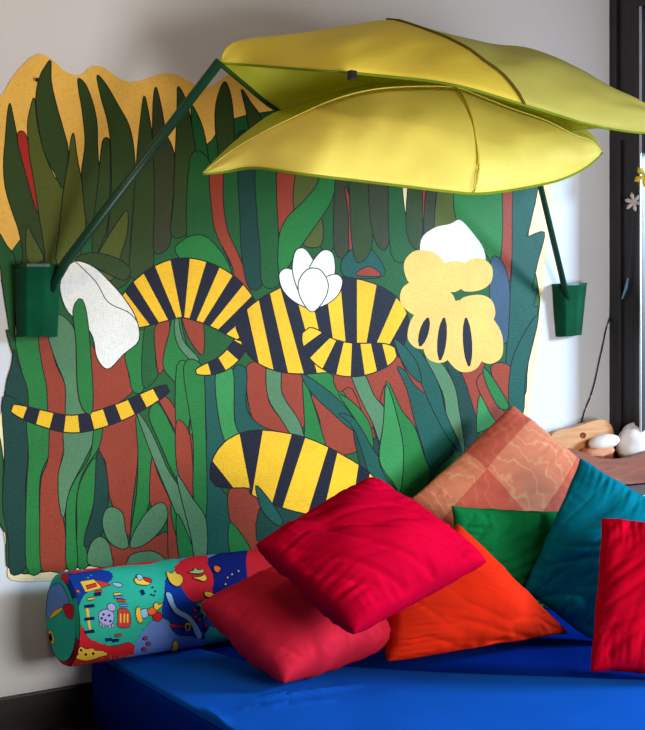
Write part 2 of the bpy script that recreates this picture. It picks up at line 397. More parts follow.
# --- lower middle
T(z6,'green',(-10,-10),(30,-10),(35,90),(20,180),(-10,190))
T(z6,'rust',(-10,150),(30,195),(38,370),(15,350),(-10,280))
T(z6,'teal',(70,10),(110,10),(110,100),(145,240),(115,330),(155,400),(148,535),(72,545),(78,200))
T(z6,'green',(10,-10),(65,-10),(75,150),(77,430),(40,380),(38,200))
T(z6,'rust',(195,-10),(250,-10),(260,90),(310,160),(335,205),(240,165),(205,120))
T(z6,'teal',(155,0),(195,0),(195,110),(240,165),(320,195),(190,225),(160,140))
T(z6,'bright',(105,5),(155,0),(160,150),(188,215),(150,245),(115,150))
T(z6,'rust',(295,0),(360,10),(367,90),(362,170),(320,120),(298,60))
T(z6,'sage',(255,-15),(295,-10),(300,70),(350,150),(368,225),(335,205),(300,150),(258,80))
T(z6,'rust',(385,70),(440,120),(505,170),(525,235),(425,245),(410,150))
T(z6,'green',(360,15),(385,80),(410,160),(428,245),(370,225),(365,150))
T(z6,'rust',(430,10),(495,0),(530,90),(570,180),(567,250),(545,170),(500,100))
T(z6,'green',(365,5),(440,10),(500,100),(545,170),(557,240),(520,190),(500,130),(440,70))
T(z6,'teal',(358,10),(440,65),(502,130),(512,180),(440,120),(380,60))
T(z6,'rust',(550,-5),(625,-15),(608,70),(600,125))
T(z6,'sage',(495,0),(550,0),(580,80),(602,125),(587,215),(560,130))
T(z6,'dteal',(508,175),(547,245),(575,195),(595,290),(575,340),(535,300))
T(z6,'green',(-10,420),(30,500),(45,560),(0,562))
T(z6,'sage',(-10,310),(40,380),(77,440),(77,555),(45,558),(30,480))
T(z6,'rust',(145,350),(215,335),(245,390),(250,480),(210,535),(150,450))
T(z6,'green',(148,445),(210,535),(148,538))
T(z6,'dteal',(250,380),(420,380),(440,470),(240,520))
# --- lower right
T(z7,'rust',(-5,130),(200,90),(245,310),(200,270),(150,175),(120,260),(95,320),(40,190),(-5,200))
T(z7,'teal',(-5,270),(50,290),(110,390),(160,450),(230,545),(180,560),(120,540),(50,330))
T(z7,'green',(-5,205),(50,240),(95,300),(107,380),(70,320),(30,260))
T(z7,'sage',(35,135),(75,135),(110,210),(147,265),(130,360),(105,300),(60,210))
T(z7,'green',(258,245),(330,345),(395,390),(310,480),(280,400))
T(z7,'teal',(185,115),(270,190),(300,260),(350,340),(372,385),(330,430),(290,475),(270,390),(240,290),(215,190))
T(z7,'green',(150,165),(200,260),(240,310),(270,400),(292,475),(235,550),(170,500),(125,420),(140,300))
T(z7,'bright',(150,175),(190,300),(205,400),(195,520),(170,490),(127,420),(140,300))
T(z7,'rust',(195,90),(240,110),(275,200),(235,170))
T(z7,'rust',(390,110),(465,105),(450,220),(442,335),(420,230))
T(z7,'rust',(485,120),(552,120),(547,250),(530,240))
T(z7,'dteal',(335,90),(390,140),(420,220),(448,335),(402,375),(385,260),(370,180))
T(z7,'sage',(270,75),(330,110),(370,180),(385,260),(402,380),(380,395),(345,290),(330,200))
T(z7,'teal',(160,-10),(215,20),(270,85),(320,180),(342,270),(378,350),(393,398),(350,350),(300,260),(250,150),(200,90))
T(z7,'bright',(450,210),(480,260),(505,295),(450,330),(440,310))
T(z7,'rust',(440,170),(470,140),(515,240),(535,275),(505,295),(470,240))
T(z7,'green',(463,120),(500,165),(545,245),(512,250),(470,170))
T(z7,'teal',(552,110),(600,0),(640,-40),(600,140),(590,270),(547,255))
# --- striped and pale leaves lying across the reeds
mu.banded([(196,372),(222,364),(240,345),(250,318)], 8, [P_['yellow'], P_['navy']], 6, INK, .35)
mu.banded([(120,322),(150,300),(180,288),(208,294),(232,310),(256,338)], 30, [P_['navy'], P_['yellow']], 15, INK, .4)
mu.banded([(240,338),(280,333),(330,324),(372,326),(404,345)], 48, [P_['navy'], P_['yellow']], 13, INK, .38, skew=.3)
mu.banded([(306,330),(325,352),(355,360),(396,352)], 17, [P_['yellow'], P_['navy']], 9, INK, .35)
mu.banded([(12,408),(38,417),(75,424),(120,412),(168,388)], 9, [P_['yellow'], P_['navy']], 12, INK, .22)
mu.banded([(213,482),(245,462),(285,470),(330,484),(380,492)], 37, [P_['navy'], P_['yellow'], P_['yellow']], 14, INK, .5)
def petal(bx, by, tx, ty, w, col, ol=INK):
    b = Vector((bx, by)); t = Vector((tx, ty)); d = t-b; n = Vector((-d.y, d.x)).normalized()*w
    mu.shape([tuple(b), tuple(b+d*.3+n*.8), tuple(b+d*.65+n), tuple(b+d*.93+n*.55), tuple(t), tuple(b+d*.93-n*.55), tuple(b+d*.65-n), tuple(b+d*.3-n*.8)], P_[col], ol, w=1.0)
mu.shape([(60,290),(64,272),(76,261),(94,267),(110,282),(124,298),(136,318),(139,340),(124,354),(108,369),(97,358),(93,338),(84,324),(68,312)], P_['white'], INK)
mu.line([(p.x, p.y) for p in cr([Vector(q) for q in ((76,262),(96,282),(108,302),(128,312),(138,322))], 4, False)], .9, INK, closed=False)
petal(312,308,282,270,12,'white'); petal(312,308,300,248,12,'white'); petal(312,308,328,250,13,'white'); petal(312,308,340,276,11,'white'); petal(312,312,314,268,15,'white')
T(z2,'green',(255,190),(275,215),(290,330),(300,540),(270,550),(250,480),(245,330),(235,230))
mu.shape([(424,262),(421,240),(434,228),(450,224),(460,220),(472,232),(484,250),(482,266),(452,276)], P_['white'], None)
for q in [(450,292,408,256,20),(455,300,400,296,19),(462,290,488,262,16),(455,300,412,345,19),(455,300,434,362,20),(458,300,468,372,22),(462,300,496,362,19),(460,300,492,322,18),(455,292,448,262,22)]: petal(*q, 'tan', None)
for a, b in [((428,318),(420,346)),((444,318),(440,360)),((466,318),(469,366))]: mu.banded([a, b], 4, [P_['navy']], 1, INK, .5)
T(z7,'teal',(175,30),(215,60),(250,110),(262,170),(225,140),(195,90))
T(z6,'teal',(222,338),(262,380),(300,440),(285,455),(240,410))
T(z2,'dolive',(240,60),(300,40),(380,60),(420,95),(400,130),(330,100),(280,75))
mural = mu.build('wall_mural')
tag(mural, 'painted jungle mural with green reeds and black and yellow striped leaves on wall', 'mural')

# nail
m_black = plain('black_plastic', rgb(18, 18, 20), .5)
nail = at_y(37, 80, -.008)
o = tube('nail', [nail+Vector((0, .008, 0)), nail+Vector((0, -.002, 0)), nail+Vector((0, -.003, 0)), nail+Vector((0, -.007, 0))], [.002, .002, .0055, .004], m_black)
tag(o, 'small dark nail in the ochre top left of the mural', 'nail')

# ================================================================== LEAF CANOPIES
m_yel = leaf_cloth('canopy_yellow_cloth', rgb(255, 244, 122), rgb(255, 236, 100), .25)
m_yel2 = leaf_cloth('canopy_olive_yellow_cloth', rgb(248, 230, 92), rgb(220, 210, 70), .3)
m_grn = leaf_cloth('canopy_green_cloth', rgb(206, 210, 84), rgb(225, 228, 84), .55)
m_hem = cloth('canopy_hem', rgb(120, 140, 40)); m_hemd = cloth('canopy_dark_hem', rgb(40, 78, 34))
m_stem = plain('dark_green_lacquer', rgb(16, 62, 44), .4)
m_pocket = cloth('green_pocket_cloth', rgb(10, 72, 46), .2, .1, 12, 300, .45, .1)
def ycurve(keys, s):
    for (a, ya), (b, yb) in zip(keys, keys[1:]):
        if s <= b:
            t = (s-a)/(b-a); t = t*t*(3-2*t); return ya+(yb-ya)*t
    return keys[-1][1]
def edge3(px, keys, n):
    q = resample([Vector(p) for p in px], n)
    x0, x1 = q[0].x, q[-1].x
    out = []
    for p in q: out.append(at_y(p.x, p.y, ycurve(keys, min(1, max(0, (p.x-x0)/(x1-x0))))))
    return out
def sheet(name, e0, e1, bulge, mat, parent, seed=0, m=18, amp=.004, fray=.0):
    n = len(e0); vs, fs, mi = [], [], []
    for i in range(n):
        ss = i/(n-1)
        for j in range(m):
            t = j/(m-1)
            p = e0[i].lerp(e1[i], t)+bulge*(math.sin(math.pi*t)*math.sin(math.pi*ss)**.6)
            w = math.sin(math.pi*t)
            p = p+Vector((0, -1, .3))*(noise.noise(Vector((ss*14, t*2.5+ss*5, seed)))*amp*w*2)
            if fray and j == m-1: p = p+Vector((0, 0, noise.noise(Vector((ss*60, 3, seed)))*fray))
            vs.append(p)
    mats = mat if isinstance(mat, (list, tuple)) else [mat]
    for i in range(n-1):
        for j in range(m-1):
            fs.append((i*m+j, i*m+j+1, (i+1)*m+j+1, (i+1)*m+j))
    o = fix_normals(mesh_obj(name, vs, fs, mats, parent=parent, smooth=True))
    md = o.modifiers.new('thick', 'SOLIDIFY'); md.thickness = .0015
    return o
def pocket(px_tl, px_tr, px_bl, px_br, depth, parent, open_mat):
    tl, tr, bl, br = (at_y(*p, -depth*.1) for p in (px_tl, px_tr, px_bl, px_br))
    prof = [(0, 0), (.03, .75), (.12, .98), (.52, 1.0), (.62, .92), (.93, .62), (1, 0)]
    vs, fs = [], []; K = 9
    for k in range(K):
        s = k/(K-1); a = tl.lerp(bl, s); b = tr.lerp(br, s); dd = depth*(1-.25*s)
        for i, (t, e) in enumerate(prof):
            wob = .003*noise.noise(Vector((t*4, s*6, a.x)))*(1 if 0 < t < 1 else 0)
            vs.append(a.lerp(b, t)+Vector((0, depth*.1-e*dd-.0035+wob, .004*math.sin(s*9+t*5)*(0 if k in (0, K-1) else 1))))
    n = len(prof)
    for k in range(K-1):
        for i in range(n-1): fs.append((k*n+i, k*n+i+1, (k+1)*n+i+1, (k+1)*n+i))
        fs.append((k*n+n-1, k*n, (k+1)*n, (k+1)*n+n-1))
    fs.append(tuple(range((K-1)*n, K*n))[::-1]); fs.append(tuple(i+n for i in range(n)))
    o = fix_normals(mesh_obj('wall_pocket', vs, fs, open_mat, parent=parent)); bevel(o, .003, 2)
    vs2 = [v+Vector((0, -.0012, 0)) for v in vs[:n]]+[v+Vector((0, -.0012, -.008)) for v in vs[:n]]
    h = mesh_obj('pocket_hem', vs2, [(i, i+1, n+i+1, n+i) for i in range(n-1)], m_stem, parent=o)
    if o.parent is not None: h.location = (0, 0, 0)
    for v in h.data.vertices: v.co = v.co-parent.location
    return o
NS = 60
# --- upper canopy (left bracket)
c1 = empty('leaf_canopy', at_y(35, 300), 'upper yellow green leaf canopy whose dark pole rises from the left green pocket', 'canopy', 'leaf canopies')
ridge1 = edge3([(220,61),(227,46),(245,39),(300,33),(345,26),(385,20),(410,25),(450,36),(490,45),(520,47),(545,54),(580,70),(610,87),(645,103),(664,122)], [(0,-.36),(.3,-.5),(.6,-.62),(1,-.88)], NS)
front1 = edge3([(220,63),(260,66),(310,70),(352,73),(400,78),(435,82),(470,89),(520,104),(560,116),(590,125),(645,133),(664,124)], [(0,-.36),(.3,-.72),(.6,-.86),(1,-.88)], NS)
back1 = edge3([(220,63),(245,84),(280,111),(330,128),(400,138),(480,142),(540,136),(590,129),(640,126),(664,123)], [(0,-.36),(.3,-.22),(.6,-.3),(1,-.88)], NS)
def f1(ss, t):
    x = ss*(NS-1); i = min(NS-2, int(x)); q = x-i
    r_ = ridge1[i].lerp(ridge1[i+1], q); f_ = front1[i].lerp(front1[i+1], q)
    w = (math.sin(math.pi*t)*math.sin(math.pi*min(1, max(0, ss))))**.7
    p = r_.lerp(f_, t)+Vector((0, -.035, .02))*w
    p += Vector((0, -1, .3))*noise.noise(Vector((ss*9, t*3+ss*6, 1.3)))*.011*math.sin(math.pi*t)
    if t > .99: p += Vector((0, 0, noise.noise(Vector((ss*60, 3, 1)))*.004))
    return p
sa = min(range(NS), key=lambda i: (ridge1[i]-at_y(388,20,-.55)).length)/(NS-1); sb = min(range(NS), key=lambda i: (front1[i]-at_y(523,105,-.86)).length)/(NS-1)
def seam(t): return sa+(sb-sa)*t
def panel(name, fn, na, mt_, m=20):
    vs = [f1(fn(i/(na-1), j/(m-1)), j/(m-1)) for i in range(na) for j in range(m)]
    fs = [(i*m+j, i*m+j+1, (i+1)*m+j+1, (i+1)*m+j) for i in range(na-1) for j in range(m-1)]
    o = fix_normals(mesh_obj(name, vs, fs, mt_, parent=c1, smooth=True)); md = o.modifiers.new('thick', 'SOLIDIFY'); md.thickness = .0015
panel('front_panel', lambda a_, t: a_*seam(t), 50, m_yel2)
panel('tip_panel', lambda a_, t: seam(t)+(1-seam(t))*a_, 44, leaf_cloth('canopy_pale_green_cloth', rgb(224, 222, 122), rgb(200, 210, 90), .35))
sheet('back_panel', ridge1, back1, Vector((0, .05, .03)), m_grn, c1, 3)
tube('rib_seam', [f1(seam(t/14), t/14)+Vector((0, -.002, .001)) for t in range(15)], .0042, cloth('canopy_brown_hem', rgb(96, 84, 34)), c1, 6)
tube('back_hem', [p+Vector((0,0,-.002)) for p in back1[:40]], .006, m_hemd, c1, 8)
tube('front_hem', front1, .0032, m_hem, c1, 6)
tip = ridge1[0]; foot = at_y(50, 290, -.035)
tube('pole', [foot, foot.lerp(at_y(66, 262, -.065), 1.0), tip, ], .0125, m_stem, c1, 12)
cl = at_y(352, 76, -.745)
bevel(boxes('clip', [(cl-Vector((.009, .008, .009)), cl+Vector((.009, .008, .012)))], m_black, c1), .002)
pocket((14,265), (60,265), (16,337), (57,337), .055, c1, m_pocket)
# --- lower canopy (right bracket)
c2 = empty('leaf_canopy', at_y(568, 310), 'lower bright yellow leaf canopy whose pole rises from the right green pocket', 'canopy', 'leaf canopies')
ridge2 = edge3([(203,173),(230,152),(260,134),(290,119),(330,101),(365,91),(400,87),(452,87),(480,96),(510,108),(545,120),(575,135),(592,141),(602,152)], [(0,-.5),(.5,-.56),(1,-.58)], NS)
front2 = edge3([(203,174),(225,172),(255,168),(300,174),(350,180),(400,186),(450,192),(475,194),(500,192),(530,187),(560,180),(585,168),(602,153)], [(0,-.5),(.3,-.70),(.65,-.76),(1,-.58)], NS)
back2 = edge3([(203,172),(228,147),(255,125),(278,111),(330,94),(385,81),(450,80),(500,98),(540,112),(575,126),(592,134),(602,151)], [(0,-.5),(.3,-.28),(.65,-.3),(1,-.58)], NS)
sheet('front_panel', ridge2, front2, Vector((0, -.05, .0)), m_yel, c2, 5, fray=.002)
sheet('back_panel', ridge2, back2, Vector((0, 0, -.01)), m_grn, c2, 6)
i0 = min(range(NS), key=lambda i: abs((ridge2[i]-at_y(452,87,-.56)).length)); i1 = min(range(NS), key=lambda i: (front2[i]-at_y(474,194,-.76)).length)
rb = []
for k in range(21):
    t = k/20; x = i0+(i1-i0)*t; i = min(NS-2, int(x)); ss = x/(NS-1)
    p = ridge2[i].lerp(ridge2[i+1], x-i).lerp(front2[i].lerp(front2[i+1], x-i), t)+Vector((0, -.05, 0))*(math.sin(math.pi*t)*math.sin(math.pi*ss))**.6
    rb.append(p+Vector((0, -1, .3))*(noise.noise(Vector((ss*14, t*2.5+ss*5, 5)))*.004*2*math.sin(math.pi*t)))
tube('rib_seam', rb, .0032, m_yel2, c2, 6)
tube('front_hem', front2, .0035, m_hem, c2, 6)
tube('ridge_hem', ridge2, .002, m_yel, c2, 6)
foot2 = at_y(568, 302, -.035)
tube('pole', [foot2, at_y(541, 188, -.20), at_y(523, 112, -.33)], [.011, .0095, .009], m_stem, c2, 12)
pocket((552,284), (583,283), (556,337), (579,335), .05, c2, m_pocket)

# ================================================================== MATTRESS AND SHEET
m_blue = cloth('royal_blue_cotton_shaded', rgb(5, 40, 136), .08, .12, 6, 500, .75, 0)  # mattress blue darkened so its colour carries the shade on side and back
m_blue2 = cloth('bright_blue_cotton', rgb(18, 84, 188), .06, .1, 5, 500, .75, 0)
XL = at_z(107, 665, ZM).x; XR = 2.72; YF = -1.75
def soft_slab(name, poly, z0, z1, mat, rad, parent=None, fn=None, res=.022):
    bm = bmesh.new()
    x0 = min(p[0] for p in poly); 
    vs = [bm.verts.new((p[0], p[1], z0)) for p in poly]
    f = bm.faces.new(vs)
    r = bmesh.ops.extrude_face_region(bm, geom=[f]); tv = [g for g in r['geom'] if isinstance(g, bmesh.types.BMVert)]
    for v in tv: v.co.z = z1
    bmesh.ops.recalc_face_normals(bm, faces=bm.faces)
    es = [e for e in bm.edges if all(abs(v.co.z-z1) < 1e-6 for v in e.verts)]+[e for e in bm.edges if abs(e.verts[0].co.z-e.verts[1].co.z) > 1e-6]
    bmesh.ops.bevel(bm, geom=es, offset=rad, segments=4, profile=.5, affect='EDGES')
    if fn:
        bmesh.ops.triangulate(bm, faces=bm.faces)
        for _ in range(7):
            e2 = [e for e in bm.edges if e.calc_length() > res*1.6]
            if not e2: break
            bmesh.ops.subdivide_edges(bm, edges=e2, cuts=1); bmesh.ops.triangulate(bm, faces=bm.faces)
        for v in bm.verts:
            if v.co.z > (z0+z1)/2: v.co.z += fn(v.co)
    me = bpy.data.meshes.new(name); bm.to_mesh(me); bm.free(); me.materials.append(mat)
    me.polygons.foreach_set('use_smooth', [True]*len(me.polygons))
    o = bpy.data.objects.new(name, me); COL.objects.link(o); o.parent = parent
    return o
mt = soft_slab('foam_mattress', [(XL, -.02), (XR, -.02), (XR, YF), (XL, YF)], 0, ZM, m_blue, .014)
tag(mt, 'low thick foam mattress in royal blue cover darkened for shade along the wall', 'mattress')
g1, g2 = at_z(250, 705, ZM), at_z(360, 692, ZM); g3, g4 = at_z(245, 714, ZM), at_z(330, 707, ZM); g5, g6 = at_z(205, 716, ZM), at_z(222, 728, ZM)
def wr(co):
    p = Vector((co.x, co.y, 0)); h = 0
    for a, b, w, am in ((g1, g2, .012, .009), (g3, g4, .012, .007), (g5, g6, .01, .008)):
        a = Vector((a.x, a.y, 0)); b = Vector((b.x, b.y, 0)); t = max(0, min(1, (p-a).dot(b-a)/(b-a).length_squared))
        d = (p-a.lerp(b, t)).length; h += am*math.exp(-(d/w)**2)*(.3+.7*math.sin(math.pi*(.1+.8*t)))
    return h+.002*noise.noise(p*6)
q1 = at_z(345, 672, ZM); q2 = at_z(500, 680.5, ZM); q3 = at_z(645, 685, ZM)
sh = soft_slab('blue_sheet', [(XL+.006, -.03), (1.36, -.03), (1.45, -.37), (q1.x, q1.y), (q2.x, q2.y), (q3.x, q3.y), (2.68, -1.46), (2.70, YF+.03), (XL+.006, YF+.01)][::-1], ZM+.0005, ZM+.014, m_blue2, .005, fn=wr)
tag(sh, 'bright blue sheet spread over front of the mattress with a slanting back edge', 'sheet')

# ================================================================== BOLSTER
BX0, BX1, BR = at_y(60, 622, -.135).x, 1.78, .116
BY, BZ = -.138, ZM+.019+BR
pc = {k: cloth('bolster_'+k, rgb(*c), .06, .1, 9, 500) for k, c in dict(teal=(48, 176, 152), blue=(24, 62, 158), red=(206, 40, 52), sky=(104, 140, 208), navy=(24, 36, 110), yellow=(240, 196, 70), orange=(232, 110, 44), lilac=(170, 170, 220), brick=(196, 66, 60), ink=(22, 22, 44), pale=(150, 196, 226), lime=(150, 200, 110)).items()}
m_bol, nt, b = new_mat('bolster_print')
tc = N(nt, 'ShaderNodeTexCoord'); nz = N(nt, 'ShaderNodeTexNoise', Scale=9.0); mxv = N(nt, 'ShaderNodeMix', data_type='RGBA'); mxv.inputs[0].default_value = .12
nt.links.new(tc.outputs['Object'], nz.inputs['Vector']); nt.links.new(tc.outputs['Object'], mxv.inputs[6]); nt.links.new(nz.outputs['Color'], mxv.inputs[7])
vo = N(nt, 'ShaderNodeTexVoronoi', Scale=7.5); nt.links.new(mxv.outputs[2], vo.inputs['Vector'])
sp = N(nt, 'ShaderNodeSeparateColor'); nt.links.new(vo.outputs['Color'], sp.inputs[0])
rp = N(nt, 'ShaderNodeValToRGB'); nt.links.new(sp.outputs[0], rp.inputs[0]); rp.color_ramp.interpolation = 'CONSTANT'
e = rp.color_ramp.elements; e[0].color = rgb(48, 176, 152); e[1].position = .8; e[1].color = rgb(104, 140, 208)
for pos, c in ((.3, (24, 62, 158)), (.55, (206, 40, 52))): k = e.new(pos); k.color = rgb(*c)
nt.links.new(rp.outputs[0], b.inputs['Base Color']); b.inputs['Roughness'].default_value = .8; b.inputs['Specular IOR Level'].default_value = .2
bo = empty('bolster', (BX0, BY, ZM+.014), 'round bolster printed with blue, teal and red farm pictures at wall', 'bolster')
vs, fs = [], []; NA = 64
prof = [(0, .001), (-.004, .03), (-.004, .07), (.0, BR-.014), (.005, BR-.004), (.014, BR)]
L_ = BX1-BX0
ring = [(x, rr) for x, rr in prof]+[(L_*k/12, BR+.001*math.sin(k*2.1)) for k in range(1, 12)]+[(L_-x, rr) for x, rr in prof[::-1]]
for x, rr in ring:
    for k in range(NA):
        th = 2*math.pi*k/NA; vs.append(Vector((BX0+x, BY+rr*math.cos(th), BZ+rr*math.sin(th))))
for i in range(len(ring)-1):
    for k in range(NA): fs.append((i*NA+k, i*NA+(k+1) % NA, (i+1)*NA+(k+1) % NA, (i+1)*NA+k))
fix_normals(mesh_obj('cover', vs, fs, m_bol, parent=bo, smooth=True))
def cyl_map(px, py, off):
    d = ray(px, py); rr = BR+.0013+off
    a = d.y**2+d.z**2; oy, oz = CAM.y-BY, CAM.z-BZ
    bq = oy*d.y+oz*d.z; c = oy*oy+oz*oz-rr*rr; disc = bq*bq-a*c
    t = (-bq-math.sqrt(max(0, disc)))/a
    p = CAM+d*t
    if disc < 0:
        v = Vector((p.y-BY, p.z-BZ)); v = v.normalized()*rr; p = Vector((p.x, BY+v.x, BZ+v.y))
    p.x = max(p.x, BX0+.006)
    return p
bd = Painting(cyl_map, .00002, sub=2.2)
zb1 = lambda p: Z(30, 555, 5.375, p); zb2 = lambda p: Z(130, 545, 4.607, p)
def Bp(z, col, *pts, ol=True, sm=3): bd.shape(z(list(pts)), pc[col], pc['ink'] if ol else None, w=.7, smooth=sm)
Bp(zb1,'teal',(205,150),(300,100),(480,60),(640,50),(800,30),(800,300),(700,420),(620,500),(560,590),(330,600),(215,600),(205,400),ol=False)
Bp(zb1,'blue',(150,150),(210,110),(390,80),(450,115),(390,165),(300,205),(258,290),(245,380),(215,440),(205,330),(195,260))
Bp(zb1,'red',(205,440),(245,370),(290,400),(320,450),(440,490),(530,470),(570,500),(578,560),(400,600),(215,612))
Bp(zb2,'sky',(25,525),(30,450),(80,370),(150,325),(200,400),(280,415),(340,430),(330,500),(150,525))
Bp(zb2,'blue',(170,150),(230,180),(300,260),(330,330),(345,430),(280,420),(210,410),(180,350),(148,325),(158,230))
Bp(zb2,'red',(205,100),(320,40),(365,70),(385,160),(380,220),(300,265),(240,200))
Bp(zb2,'navy',(360,60),(545,20),(565,140),(520,230),(430,260),(380,220),(388,150))
Bp(zb2,'red',(540,25),(640,20),(690,90),(680,160),(560,200))
# small printed motifs
Bp(zb1,'yellow',(270,142),(340,130),(385,175),(300,200),sm=0)
Bp(zb1,'brick',(298,165),(355,150),(362,168),(305,184),sm=0)
Bp(zb1,'brick',(345,135),(420,150),(435,160),(390,175),sm=0)
Bp(zb1,'orange',(205,215),(220,208),(230,222),(220,238),(206,230)); Bp(zb1,'orange',(248,190),(262,186),(268,198),(255,204))
Bp(zb1,'pale',(440,148),(480,150),(500,165),(470,172))
Bp(zb1,'lilac',(375,305),(420,290),(445,305),(450,350),(430,380),(390,372),(370,345))
Bp(zb1,'lilac',(415,270),(440,258),(460,275),(455,300),(425,298))
for a, c in ((395, 320), (425, 325), (405, 350), (432, 355), (385, 340)): Bp(zb1,'navy',(a,c-7),(a+8,c),(a,c+7),(a-8,c),ol=False)
for a, c in ((380, 372), (395, 378), (430, 382), (445, 378)): Bp(zb1,'lilac',(a-5,c-8),(a+5,c-8),(a+5,c+12),(a-5,c+12),sm=0)
Bp(zb1,'yellow',(300,285),(315,285),(328,400),(316,402),sm=0)
for yy in (272, 340, 410): Bp(zb1,'navy',(292,yy),(345,yy-8),(347,yy+6),(294,yy+12),sm=0)
Bp(zb1,'brick',(475,292),(520,290),(540,325),(535,385),(475,387),(474,340))
for xx in (488, 508, 526): Bp(zb1,'yellow',(xx-5,315),(xx+3,315),(xx+3,365),(xx-5,365),sm=0)
for xx, yy in ((455, 225), (470, 245), (480, 270)): Bp(zb1,'sky' if xx != 470 else 'brick',(xx,yy-6),(xx+45,yy-6),(xx+45,yy+8),(xx,yy+8),sm=0)
for xx, yy, c in ((310, 235, 'yellow'), (345, 212, 'navy'), (350, 195, 'brick'), (450, 210, 'yellow'), (455, 432, 'brick'), (405, 455, 'navy'), (440, 460, 'navy')): Bp(zb1,c,(xx,yy-5),(xx+36,yy-9),(xx+38,yy+4),(xx+2,yy+9),sm=0)
Bp(zb1,'yellow',(228,512),(262,500),(275,490),(300,505),(335,500),(350,512),(385,515),(420,535),(380,548),(340,562),(300,568),(262,560),(235,548))
for xx, yy in ((275, 512), (300, 535), (340, 530), (255, 532)): Bp(zb1,'ink',(xx,yy-8),(xx+8,yy),(xx,yy+8),(xx-8,yy),ol=False)
Bp(zb2,'yellow',(30,290),(45,290),(58,350),(42,358),(28,325)); Bp(zb2,'pale',(50,300),(80,295),(82,330),(58,335))
Bp(zb2,'orange',(80,300),(110,285),(125,310),(95,325)); Bp(zb2,'yellow',(110,275),(125,262),(132,275),(155,268),(140,290),(118,300))
Bp(zb2,'red',(105,325),(135,308),(150,330),(132,352),(112,345))
Bp(zb2,'yellow',(20,155),(55,150),(70,165),(95,175),(80,185),(35,180)); Bp(zb2,'pale',(30,140),(50,135),(60,155),(40,162)); Bp(zb2,'red',(62,148),(95,155),(98,172),(70,165))
Bp(zb2,'navy',(48,210),(60,205),(70,225),(58,232),sm=0)
for xx, yy in ((105, 195), (118, 213), (100, 228), (112, 232)): Bp(zb2,'navy',(xx,yy-5),(xx+5,yy),(xx,yy+5),(xx-5,yy),ol=False)
Bp(zb2,'yellow',(168,122),(190,130),(205,118),(215,130),(235,138),(245,165),(225,190),(200,185),(182,165))
Bp(zb2,'pale',(165,225),(190,225),(215,290),(280,330),(330,410),(312,432),(270,350),(205,310))
Bp(zb2,'lime',(268,125),(290,118),(300,105),(315,115),(340,112),(335,128),(300,132)); Bp(zb2,'yellow',(290,150),(325,145),(345,135),(355,155),(340,168),(318,160))
Bp(zb2,'orange',(385,100),(400,95),(418,105),(412,122),(395,125)); Bp(zb2,'yellow',(345,215),(380,220),(390,240),(350,238))
Bp(zb2,'red',(190,358),(205,365),(255,372),(255,380),(205,378),(190,382)); Bp(zb2,'yellow',(255,360),(275,360),(280,390),(262,398),(252,380)); Bp(zb2,'navy',(262,370),(270,370),(271,386),(264,388))
Bp(zb2,'yellow',(200,445),(215,440),(222,470),(215,495),(190,490),(196,470))
for xx, yy in ((70, 430), (85, 455), (65, 480), (300, 300), (320, 345), (350, 370), (300, 330)): Bp(zb2,'brick' if xx < 100 else 'red',(xx,yy-9),(xx+10,yy),(xx+2,yy+9),(xx-8,yy+2))
for xx, yy in ((330, 325), (345, 390), (315, 290)): Bp(zb2,'ink',(xx,yy-9),(xx+10,yy),(xx+2,yy+9),(xx-8,yy+2))
for xx, yy in ((450, 150), (470, 135), (500, 120), (440, 180)): Bp(zb2,'yellow',(xx,yy-4),(xx+4,yy),(xx,yy+4),(xx-4,yy),ol=False)
dp = bd.build('printed_pattern', None)
bolster_loc = bo.location
for v in dp.data.vertices: v.co = v.co-bolster_loc
dp.parent = bo
ca = Painting(lambda x, y, o: at_x(x, y, BX0-.0045-o), .000006)
def inside(p):
    q = at_x(p[0], p[1], BX0); dy, dz = q.y-BY, q.z-BZ; rr = math.hypot(dy, dz); lim = BR-.016
    if rr > lim: dy, dz = dy*lim/rr, dz*lim/rr
    w = Vector((BX0, BY+dy, BZ+dz))-CAM
    dep = w.dot(V); return (CX+F*w.dot(R)/dep, HY-F*w.z/dep)
def Cp(col, pts, ol=True): ca.shape([inside(p) for p in Z(30, 555, 5.375, pts)], pc[col], pc['ink'] if ol else None, w=.6, smooth=3)
full = []
for k in range(24):
    th = 2*math.pi*k/24; w = Vector((BX0, BY+(BR-.015)*math.cos(th), BZ+(BR-.015)*math.sin(th)))-CAM; full.append((CX+F*w.dot(R)/w.dot(V), HY-F*w.z/w.dot(V)))
ca.shape(full, pc['teal'], None)
Cp('sky', [(90,150),(160,150),(200,220),(215,290),(170,285),(130,310),(85,345),(70,260)])
Cp('yellow', [(130,300),(170,280),(175,295),(140,325),(100,345),(110,325)])
Cp('red', [(180,270),(230,270),(230,340),(195,330)])
Cp('yellow', [(95,415),(112,405),(130,440),(128,480),(108,475),(95,445)])
Cp('ink', [(103,425),(112,420),(120,445),(118,462),(108,460)], False)
cp = ca.build('end_cap_print', None)
for v in cp.data.vertices: v.co = v.co-bolster_loc
cp.parent = bo

